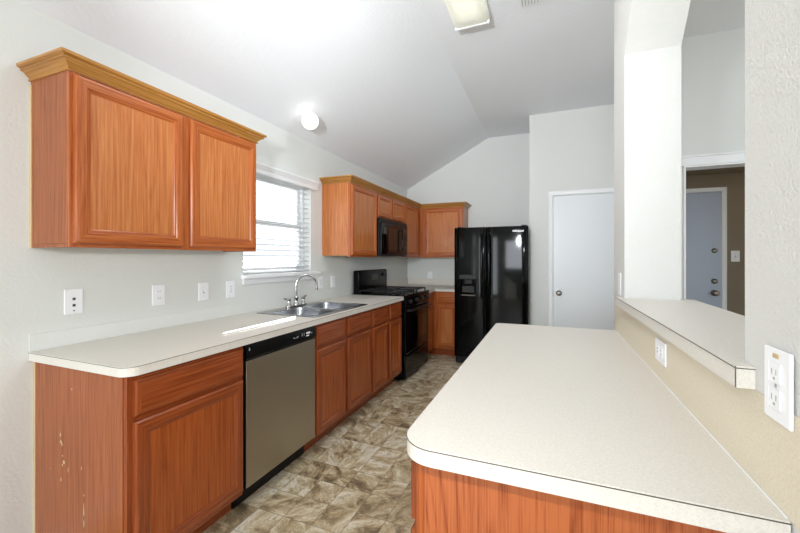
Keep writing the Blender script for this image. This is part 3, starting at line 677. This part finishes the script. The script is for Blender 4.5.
mb = MB(); mb.tube(pts, .0105, 14); mb.cyl(pts[-1]+Vector((0, 0, .004)), pts[-1]-Vector((0, 0, .018)), .0135, .0125, 16); mb.build('spout', M['chrome'], fa)
for sg in (-1, 1):
    c = (FB[0], FB[1]+sg*.095, FB[2]); mb = MB(); mb.lathe(c, [(0, .012), (.021, .012), (.020, .022), (.015, .03), (.013, .05), (.018, .056), (.018, .066), (.010, .074), (0, .075)])
    mb.tube([(c[0], c[1], c[2]+.064), (c[0]-.004, c[1]+sg*.02, c[2]+.07), (c[0]-.008, c[1]+sg*.05, c[2]+.075)], .006, 10, rs=[.007, .006, .009]); mb.build('handle', M['chrome'], fa)

# ---- dishwasher
DY0, DY1, DXF = 1.4785, 2.0955, .635
dw = thing('dishwasher', (.3, 1.787, 0), 'stainless steel dishwasher with black control panel', 'dishwasher')
mb = MB(); mb.box(.03, .585, DY0+.01, DY1-.01, .1, .872); mb.build('tub', M['blackm'], dw)
mb = MB()
bm = bmesh.new(); prof = [(.586, .785), (DXF-.002, .785), (DXF+.004, .80), (DXF+.002, .85), (DXF-.006, .872), (.586, .872)]
a_ = [bm.verts.new((x, DY0+.002, z)) for x, z in prof]; b_ = [bm.verts.new((x, DY1-.002, z)) for x, z in prof]
bm.faces.new(a_); bm.faces.new(b_[::-1])
for k in range(6): bm.faces.new((a_[k], b_[k], b_[(k+1) % 6], a_[(k+1) % 6]))
bmesh.ops.recalc_face_normals(bm, faces=bm.faces); mb.addbm(bm); cp = mb.build('control_panel', M['black'], dw)
mb = MB(); mb.box(.586, DXF, DY0+.008, DY1-.004, .125, .7835, .004); mb.build('door', M['steel'], dw)
mb = MB(); mb.box(.586, DXF-.004, DY0+.002, DY0+.0075, .125, .7835, .001); mb.build('door_edge', M['blackm'], dw)
mb = MB(); mb.box(.50, .545, DY0+.004, DY1-.004, 0, .1); mb.box(.52, .59, DY0+.004, DY1-.004, .1005, .1235, .002); mb.build('kick_plate', M['blackm'], dw)
for k, (yy, wy, zz, hz, mt) in enumerate([(1.86, .012, .828, .006, 'grey'), (1.88, .006, .824, .006, 'grey'), (1.893, .014, .827, .008, 'grey'), (1.945, .003, .826, .02, 'grey'), (1.965, .003, .826, .02, 'grey'), (1.99, .040, .832, .012, 'plate'), (1.99, .030, .818, .006, 'plate'), (2.04, .012, .828, .008, 'grey'), (1.50, .004, .838, .014, 'grey')]):
    mb = MB(); mb.box(DXF+.002, DXF+.0045, yy, yy+wy, zz, zz+hz); mb.build('button' if k < 8 else 'badge', M[mt], cp)

# ---- range
RY0, RY1 = 3.688, 4.508; RXF = .655
rg = thing('gas_range', (.33, 4.1, 0), 'black gas range with tall rounded backguard below the microwave', 'stove')
mb = MB(); mb.box(.02, RXF-.03, RY0+.002, RY1-.002, .02, .900, .004); mb.build('body', M['black'], rg)
mb = MB(); mb.box(.02, RXF+.02, RY0, RY1, .9005, .925, .006); mb.build('cooktop', M['black'], rg)
bgm = fill2d([rrect(RY0+.02, RY1-.02, .9255, 1.185, .03, 6, (0, 0, 1, 1))], .075, lambda a, b, c: (.022+c, a, b), .01); bg_ = bgm.build('backguard', M['black'], rg)
mb = MB(); mb.box(.0975, .0985, 4.02, 4.20, 1.06, 1.13, .0); mb.build('clock_panel', M['glassk'], bg_)
mb = MB(); mb.lathe((.0975, 4.35, 1.12), [(.02, 0), (.02, .012), (.016, .016), (0, .016)], 'x'); mb.build('knob', M['blackm'], bg_)
mb = MB(); mb.box(RXF-.03, RXF+.018, RY0+.003, RY1-.003, .80, .8995, .008); fp = mb.build('front_panel', M['black'], rg)
for k in range(4):
    yy = RY0+.11+k*.20; mb = MB(); mb.lathe((RXF+.018, yy, .852), [(.022, 0), (.021, .01), (.018, .026), (0, .027)], 'x'); mb.box(RXF+.036, RXF+.050, yy-.004, yy+.004, .834, .87, .002); mb.build('knob', M['blackm'], fp)
mb = MB(); mb.box(RXF-.03, RXF+.012, RY0+.004, RY1-.004, .285, .797, .01); od = mb.build('oven_door', M['black'], rg)
mb = MB(); mb.box(RXF+.0125, RXF+.0145, RY0+.13, RY1-.13, .40, .66, .0005); mb.build('oven_window', M['glassk'], od)
mb = MB(); mb.tube([(RXF+.012, RY0+.06, .755), (RXF+.045, RY0+.065, .757), (RXF+.048, RY0+.12, .757), (RXF+.048, RY1-.12, .757), (RXF+.045, RY1-.065, .757), (RXF+.012, RY1-.06, .755)], .011, 12); mb.build('handle', M['blackm'], od)
mb = MB(); mb.box(RXF-.03, RXF+.010, RY0+.004, RY1-.004, .022, .28, .01); mb.build('drawer', M['black'], rg)
for xx in (.08, RXF-.08):
    for yy in (RY0+.05, RY1-.05):
        mb = MB(); mb.cyl((xx, yy, 0), (xx, yy, .02), .016); mb.build('foot', M['blackm'], rg)
for yy in (RY0+.20, RY1-.20):
    for xx in (.22, .50):
        mb = MB(); mb.cyl((xx, yy, .9252), (xx, yy, .937), .048, .04); mb.cyl((xx, yy, .937), (xx, yy, .943), .032); mb.build('burner', M['iron'], rg)
    mb = MB(); z0, z1 = .948, .960
    for xx in (.10, .36, .63): mb.box(xx-.006, xx+.006, yy-.16, yy+.16, z0, z1, .002)
    for y2 in (yy-.16, yy, yy+.16): mb.box(.094, .636, y2-.006, y2+.006, z0+.0003, z1-.0003, .002)
    for xx in (.10, .63):
        for y2 in (yy-.16, yy+.16): mb.box(xx-.007, xx+.007, y2-.007, y2+.007, .9252, z0+.002)
    mb.build('grate', M['iron'], rg)

# ---- microwave
MY0, MY1, MXF = 3.712, 4.518, .375
mw = thing('microwave', (.19, 4.11, 1.345), 'black over-the-range microwave under the short oak cabinet', 'microwave')
mb = MB(); mb.box(.002, MXF-.03, MY0, MY1, 1.345, 1.7735, .003); mb.build('body', M['blackm'], mw)
mb = MB(); mb.box(MXF-.0295, MXF, MY0, MY0+.60, 1.365, 1.715, .006); md = mb.build('door', M['black'], mw)
mb = MB(); mb.box(MXF+.0002, MXF+.002, MY0+.06, MY0+.50, 1.42, 1.67, .0008); mb.build('door_window', M['glassk'], md)
mb = MB(); mb.tube([(MXF, MY0+.555, 1.40), (MXF+.03, MY0+.555, 1.415), (MXF+.034, MY0+.555, 1.54), (MXF+.03, MY0+.555, 1.665), (MXF, MY0+.555, 1.68)], .009, 10); mb.build('handle', M['black'], md)
mb = MB(); mb.box(MXF-.0295, MXF-.001, MY0+.602, MY1, 1.365, 1.715, .005); mc = mb.build('control_panel', M['black'], mw)
mb = MB(); mb.box(MXF-.0008, MXF+.001, MY0+.64, MY1-.04, 1.65, 1.69); mb.build('display', M['glassk'], mc)
for r_ in range(5):
    for c_ in range(3):
        mb = MB(); yy = MY0+.645+c_*.043; zz = 1.42+r_*.042; mb.box(MXF-.0008, MXF+.001, yy, yy+.03, zz, zz+.024, .0004); mb.build('button', M['blackm'], mc)
mb = MB(); mb.box(MXF-.0295, MXF-.006, MY0, MY1, 1.717, 1.7725, .003)
for k in range(5): mb.box(MXF-.006, MXF-.002, MY0+.02, MY1-.02, 1.722+k*.01, 1.727+k*.01)
mb.build('vent_grille', M['blackm'], mw)
mb = MB(); mb.box(MXF-.0295, MXF-.004, MY0, MY1, 1.347, 1.3635, .002); mb.build('bottom_trim', M['blackm'], mw)

# ---- refrigerator
RX0, RX1, RXM, RF = .985, 1.862, 1.372, 4.56
rf = thing('refrigerator', (1.42, 4.9, 0), 'black side-by-side refrigerator with ice and water dispenser', 'refrigerator')
mb = MB(); mb.box(RX0+.004, 1.852, RF+.085, 5.30, .02, 1.695, .004); mb.build('cabinet_body', M['blackfr'], rf)
mb = MB()
for xx in (RX0+.05, 1.80): mb.box(xx-.03, xx+.03, RF+.10, RF+.20, 0, .0198)
mb.build('feet', M['blackm'], rf)
def fdoor(x0, x1, hole=None):
    """gently bowed door front"""
    mb = MB(); n = 14; R0, R1 = RF, RF+.08; z0, z1 = .105, 1.703
    xs = [x0+(x1-x0)*(.5-.5*math.cos(PI*k/n)) for k in range(n+1)]
    def yf(x): u = (x-(x0+x1)/2)/((x1-x0)/2); return R0+.0008*u*u+.010*abs(u)**14
    zs = [z0, z1]
    if hole: xs = sorted(set([x for x in xs if not (abs(x-hole[0]) < .012 or abs(x-hole[1]) < .012)]+[hole[0], hole[1]])); zs = [z0, hole[2], hole[3], z1]
    for i in range(len(xs)-1):
        for j in range(len(zs)-1):
            if hole and hole[0]-1e-6 <= xs[i] and xs[i+1] <= hole[1]+1e-6 and j == 1: continue
            mb.face([(xs[i], yf(xs[i]), zs[j]), (xs[i+1], yf(xs[i+1]), zs[j]), (xs[i+1], yf(xs[i+1]), zs[j+1]), (xs[i], yf(xs[i]), zs[j+1])], [(0, 0)]*4, True)
    for z, r_ in ((z0, 1), (z1, -1)):
        poly = [(x, yf(x), z) for x in xs]+[(x1, R1, z), (x0, R1, z)]; mb.face(poly[::-1] if r_ == 1 else poly)
    mb.face([(x0, R1, z0), (x0, yf(x0), z0), (x0, yf(x0), z1), (x0, R1, z1)]); mb.face([(x1, yf(x1), z0), (x1, R1, z0), (x1, R1, z1), (x1, yf(x1), z1)]); mb.face([(x1, R1, z0), (x0, R1, z0), (x0, R1, z1), (x1, R1, z1)])
    if hole:
        a, b, c, d = hole; yb = R0+.065; f0, f1 = yf(a), yf(b)
        mb.face([(a, yb, c), (b, yb, c), (b, yb, d), (a, yb, d)]); mb.face([(a, f0, c), (b, f1, c), (b, yb, c), (a, yb, c)]); mb.face([(a, yb, d), (b, yb, d), (b, f1, d), (a, f0, d)])
        mb.face([(a, yb, c), (a, yb, d), (a, f0, d), (a, f0, c)]); mb.face([(b, f1, c), (b, f1, d), (b, yb, d), (b, yb, c)])
    return mb
HO = (1.06, 1.25, .86, 1.065)
dl = fdoor(RX0, RXM-.003, HO).build('freezer_door', M['blackfr'], rf); dr = fdoor(RXM+.003, RX1).build('fridge_door', M['blackfr'], rf)
mb = MB(); mb.box(HO[0]-.012, HO[1]+.012, RF-.006, RF+.012, HO[3], HO[3]+.055, .004); dp = mb.build('dispenser_panel', M['blackm'], dl)
mb = MB(); mb.box(HO[0]+.02, HO[1]-.02, RF+.02, RF+.03, HO[2]+.04, HO[2]+.12, .004); mb.box(HO[0]+.05, HO[1]-.05, RF+.03, RF+.06, HO[3]-.06, HO[3]-.005, .004); mb.build('dispenser_paddle', M['iron'], dl)
mb = MB(); mb.box(HO[0]+.01, HO[1]-.01, RF+.008, RF+.064, HO[2]+.001, HO[2]+.01, .002); mb.build('drip_tray', M['nickel'], dl)
for par, xx in ((dl, RXM-.045), (dr, RXM+.045)):
    mb = MB(); mb.tube([(xx, RF+.004, 1.62), (xx, RF-.035, 1.58), (xx, RF-.05, 1.48), (xx, RF-.052, 1.25), (xx, RF-.05, 1.0), (xx, RF-.035, .88), (xx, RF+.004, .84)], .013, 12); mb.build('handle', M['black'], par)
mb = MB(); mb.box(RX0+.01, RX1-.02, RF+.03, RF+.084, .02, .10, .004)
for k in range(4): mb.box(RX0+.03, RX1-.04, RF+.024, RF+.03, .03+k*.017, .037+k*.017)
mb.build('base_grille', M['blackm'], rf)
mb = MB(); mb.box(RX0+.03, RX0+.09, RF+.03, RF+.07, 1.7032, 1.718, .004); mb.box(RX1-.08, RX1-.02, RF+.03, RF+.07, 1.7032, 1.718, .004); mb.build('hinge_cover', M['blackm'], rf)
def text_mesh(txt, size, tf, ext=.0006, bold=0):
    cu = bpy.data.curves.new('t', 'FONT'); cu.body = txt; cu.size = size; cu.extrude = ext; cu.align_x = 'CENTER'; cu.align_y = 'CENTER'; cu.offset = bold; cu.shear = .25
    ob = bpy.data.objects.new('t', cu); me = bpy.data.meshes.new_from_object(ob); bm = bmesh.new(); bm.from_mesh(me)
    for v in bm.verts: v.co = Vector(tf(*v.co))
    bmesh.ops.recalc_face_normals(bm, faces=bm.faces); mb = MB(); mb.addbm(bm); bpy.data.objects.remove(ob); bpy.data.curves.remove(cu); bpy.data.meshes.remove(me)
    return mb
text_mesh('Whirlpool', .030, lambda a, b, c: (1.745+a, RF-.0006-c, 1.645+b), .0012, .0012).build('logo', M['plate'], dr)
mb = MB(); bmn = []
arc = [(1.745+.052*math.cos(a), RF-.0004, 1.645+.019*math.sin(a)) for a in [PI*(.15+k/14*1.1) for k in range(15)]]
mb.tube(arc, .0011, 6); mb.build('logo_swoosh', M['grey'], dr)

# ------------------------------------------------------------------ peninsula
pn = thing('peninsula_cabinet', (2.13, 1.55, 0), 'oak peninsula cabinet under the cream worktop in the foreground', 'cabinet')
PX0, PX1, PN0, PN1 = 1.818, 2.4345, .80, 2.32
mb = MB(); mb.box(PX0, PX1, PN0+.013, PN1, .10, BZ, .001); mb.build('carcass', M['oak_low'], pn)
mb = MB(); mb.box(PX0+.07, PX1, PN0+.013, PN1, 0, .0995); mb.build('toe_kick', M['oak_lowf'], pn)
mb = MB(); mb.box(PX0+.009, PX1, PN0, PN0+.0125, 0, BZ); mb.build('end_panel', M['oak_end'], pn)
mb = MB(); mb.box(PX0-.010, PX0+.0085, PN0-.001, PN0+.0125, .10, BZ, .001); mb.build('corner_stile', M['oak_low'], pn)
mb = MB(); mb.box(PX0-.019, PX0-.0003, PN0+.013, PN1, .10, .86, .001); mb.build('face_frame', M['oak_lowf'], pn)
for a, b in ((.83, 1.30), (1.34, 1.80), (1.84, 2.30)):
    door_panel(pn, 'drawer', (PX0-.019, a, .70), (0, 1, 0), (-1, 0, 0), b-a, .138, M['oak_lowf'], None, raised=True)
    door_panel(pn, 'door', (PX0-.019, a, .125), (0, 1, 0), (-1, 0, 0), b-a, .55, M['oak_lowf'], M['oak_low'], .055)
pt = thing('countertop', (2.1, 1.55, CT0), 'cream laminate peninsula worktop with rounded corners in the foreground', 'countertop', GRP_C)
po = rrect(1.780, 2.4335, .752, 2.395, .075, 8, (1, 0, 0, .4))
top_with_bevel('top', [po], pt)
sp = [(2.4335, .7515, .9105)]+[(a-.0004, b-.0004, .9105) for a, b in po[:9][::-1]]
far = [(a-.0004, b+.0004, .9105) for a, b in po if b > 2.3 and a < 2.0][::-1]
seam(pt, sp+far+[(2.4335, 2.3955, .9105)])
mb = MB(); mb.tube([(2.4325, .76, .9145), (2.4325, 1.5, .9145), (2.4325, 2.39, .9145)], .0016, 6); mb.build('caulk_line', M['white'], pt)
mb = MB(); mb.box(XW0-.0022, XW0-.0002, .66, 2.40, CT1+.0003, 1.0805); M['splash'] = laminate('bounce_tinted_splash', (214, 203, 180), (226, 217, 196)); mb.build('backsplash', M['splash'], pt)  # beige carries the warm light bounced off the worktop
# ---- bar ledge on the half wall
bl_ = thing('bar_ledge', (2.55, 1.5, LZ), 'cream laminate bar ledge in the wall pass-through', 'ledge')
LX0 = 2.407; LT = 1.121
lo = [(LX0, .862), (XW0-.0005, .862), (XW0-.0005, PY0+.001), (XW1+.001, PY0+.001), (XW1+.001, .862), (2.96, .862), (2.96, 1.10), (2.712, 1.62), (2.752, 2.0), (2.712, 2.19), (XW1+.001, 2.19), (XW1+.001, PY1-.001), (XW0-.0005, PY1-.001), (XW0-.0005, 2.20), (LX0, 2.20)]
lo = [(LX0, .862), (XW0-.0005, .862), (XW0-.0005, PY0+.001), (XW1+.001, PY0+.001), (2.70, PY0+.001), (2.712, 1.62), (2.735, 2.185), (XW1+.001, 2.19), (XW1+.001, PY1-.001), (XW0-.0005, PY1-.001), (XW0-.0005, 2.20), (LX0, 2.20)]
top_with_bevel('top', [lo], bl_, LZ+.0005, LT)
seam(bl_, [(XW0-.001, .8615, LT-.0035), (LX0-.0003, .8615, LT-.0035), (LX0-.0003, 2.2, LT-.0035)])
mb = MB(); mb.tube([(LX0-.0004, .8615, LZ+.001), (LX0-.0004, .8615, LT)], .001, 6); mb.build('edge_seam', M['seam'], bl_)

# ------------------------------------------------------------------ outlets and switches
def plate(name, c, ax, out, label, kind='duplex', group=None, horiz=False, w_=.074, h_=.117):
    c, A, O = Vector(c), Vector(ax), Vector(out); Z = Vector((0, 0, 1))
    if horiz: A, Z = Z, A
    t = thing(name, tuple(c), label, 'switch' if 'switch' in name else 'outlet', 'white switch plates' if 'switch' in name else 'white wall outlets')
    def bx(a0, a1, z0, z1, o0, o1, bev=.001):
        p0 = c+A*a0+Z*z0+O*o0; p1 = c+A*a1+Z*z1+O*o1; lo_ = [min(p0[i], p1[i]) for i in range(3)]; hi = [max(p0[i], p1[i]) for i in range(3)]
        return MB().box(lo_[0], hi[0], lo_[1], hi[1], lo_[2], hi[2], bev)
    bx(-w_/2, w_/2, -h_/2, h_/2, .0005, .006, .0022).build('cover_plate', M['plate'], t)
    if kind == 'duplex':
        for s_ in (-1, 1):
            r = bx(-.017, .017, s_*.0195-.0145, s_*.0195+.0145, .006, .0078, .0008).build('receptacle', M['plate'], t)
            for a in (-.006, .006): bx(a-.0012, a+.0012, s_*.0195-.002, s_*.0195+.006, .0076, .0081, 0).build('slot', M['slot'], r)
        bx(-.003, .003, -.003, .003, .006, .0072, .0008).build('screw', M['plate'], t)
    elif kind == 'jack':
        for s_ in (-.018, .012, ): bx(-.006, .006, s_-.006, s_+.006, .006, .0085, .001).build('jack', M['slot'], t)
        bx(-.003, .003, -.046, -.040, .006, .0072, .0008).build('screw', M['slot'], t)
    elif kind == 'decora':
        r = bx(-.0165, .0165, -.033, .033, .006, .0082, .001).build('receptacle', M['plate'], t)
        for s_ in (-1, 1):
            for a in (-.006, .006): bx(a-.0012, a+.0012, s_*.018-.004, s_*.018+.004, .008, .0085, 0).build('slot', M['slot'], r)
        bx(-.005, .005, -.003, .003, .0082, .0095, .0005).build('test_button', M['grey'], r)
    elif kind == 'toggle':
        bx(-.005, .005, -.012, .012, .006, .0075, .0005).build('toggle_slot', M['grey'], t); bx(-.004, .004, 0, .010, .0075, .018, .001).build('toggle', M['plate'], t)
        for s_ in (-.03, .03): bx(-.0025, .0025, s_-.0025, s_+.0025, .006, .007, .0005).build('screw', M['grey'], t)
    elif kind == 'big':
        for s_ in (-1, 1):
            r = MB(); n = 20
            r = bx(-.0175, .0175, s_*.0205-.0165, s_*.0205+.0165, .006, .0088, .0025).build('receptacle', M['plate'], t)
            for a in (-.006, .006): bx(a-.0012, a+.0012, s_*.0205-.003, s_*.0205+.006, .0085, .0091, 0).build('slot', M['grey'], r)
            bx(-.0025, .0025, s_*.0205-.011, s_*.0205-.007, .0085, .0091, 0).build('ground_hole', M['grey'], r)
        bx(-.0085, .0085, .044, .051, .006, .0072, .0008).build('tag', M['pale'], t)
        bx(-.003, .003, -.003, .003, .006, .0072, .0008).build('screw', M['grey'], t)
    return t
Yv, Xv = (0, 1, 0), (1, 0, 0)
plate('cable_jack', (0.0, 1.05, 1.116), Yv, Xv, 'white wall plate with two dark round jacks, nearest the camera on the left wall', 'jack')
plate('wall_outlet', (0.0, 1.461, 1.109), Yv, Xv, 'white wall outlet under the two-door cabinet, next after the jack plate', 'duplex')
plate('light_switch', (0.0, 1.76, 1.104), Yv, Xv, 'white switch plate between outlet and ground-fault outlet under the large cabinet', 'toggle')
plate('wall_outlet', (0.0, 1.98, 1.104), Yv, Xv, 'white ground-fault outlet just left of the window sill', 'decora')
plate('wall_outlet', (0.0, 3.085, 1.085), Yv, Xv, 'white outlet directly right of the faucet spout', 'duplex')
plate('wall_outlet', (0.0, 3.315, 1.082), Yv, Xv, 'white outlet left of the black stove backguard', 'decora')
plate('wall_outlet', (.375, YF, 1.06), Xv, (0, -1, 0), 'white outlet on the far wall behind the corner counter', 'duplex')
plate('wall_outlet', (XW0-.0022, 1.457, 1.012), Yv, (-1, 0, 0), 'small white outlet turned sideways below the bar ledge', 'duplex', horiz=True)
plate('wall_outlet', (XW0-.0022, .779, 1.114), Yv, (-1, 0, 0), 'large white wall outlet with brownish tag at the right edge', 'big')
plate('light_switch', (XW0, 2.245, 1.185), Yv, (-1, 0, 0), 'white switch plate seen edge-on at the foot of the white pillar', 'plain')
plate('light_switch', (3.925, 5.0, 1.345), Xv, (0, -1, 0), 'white switch plate in the dim hall right of the entry door', 'toggle')
for o in bpy.data.objects:
    if '_o' in o: del o['_o']
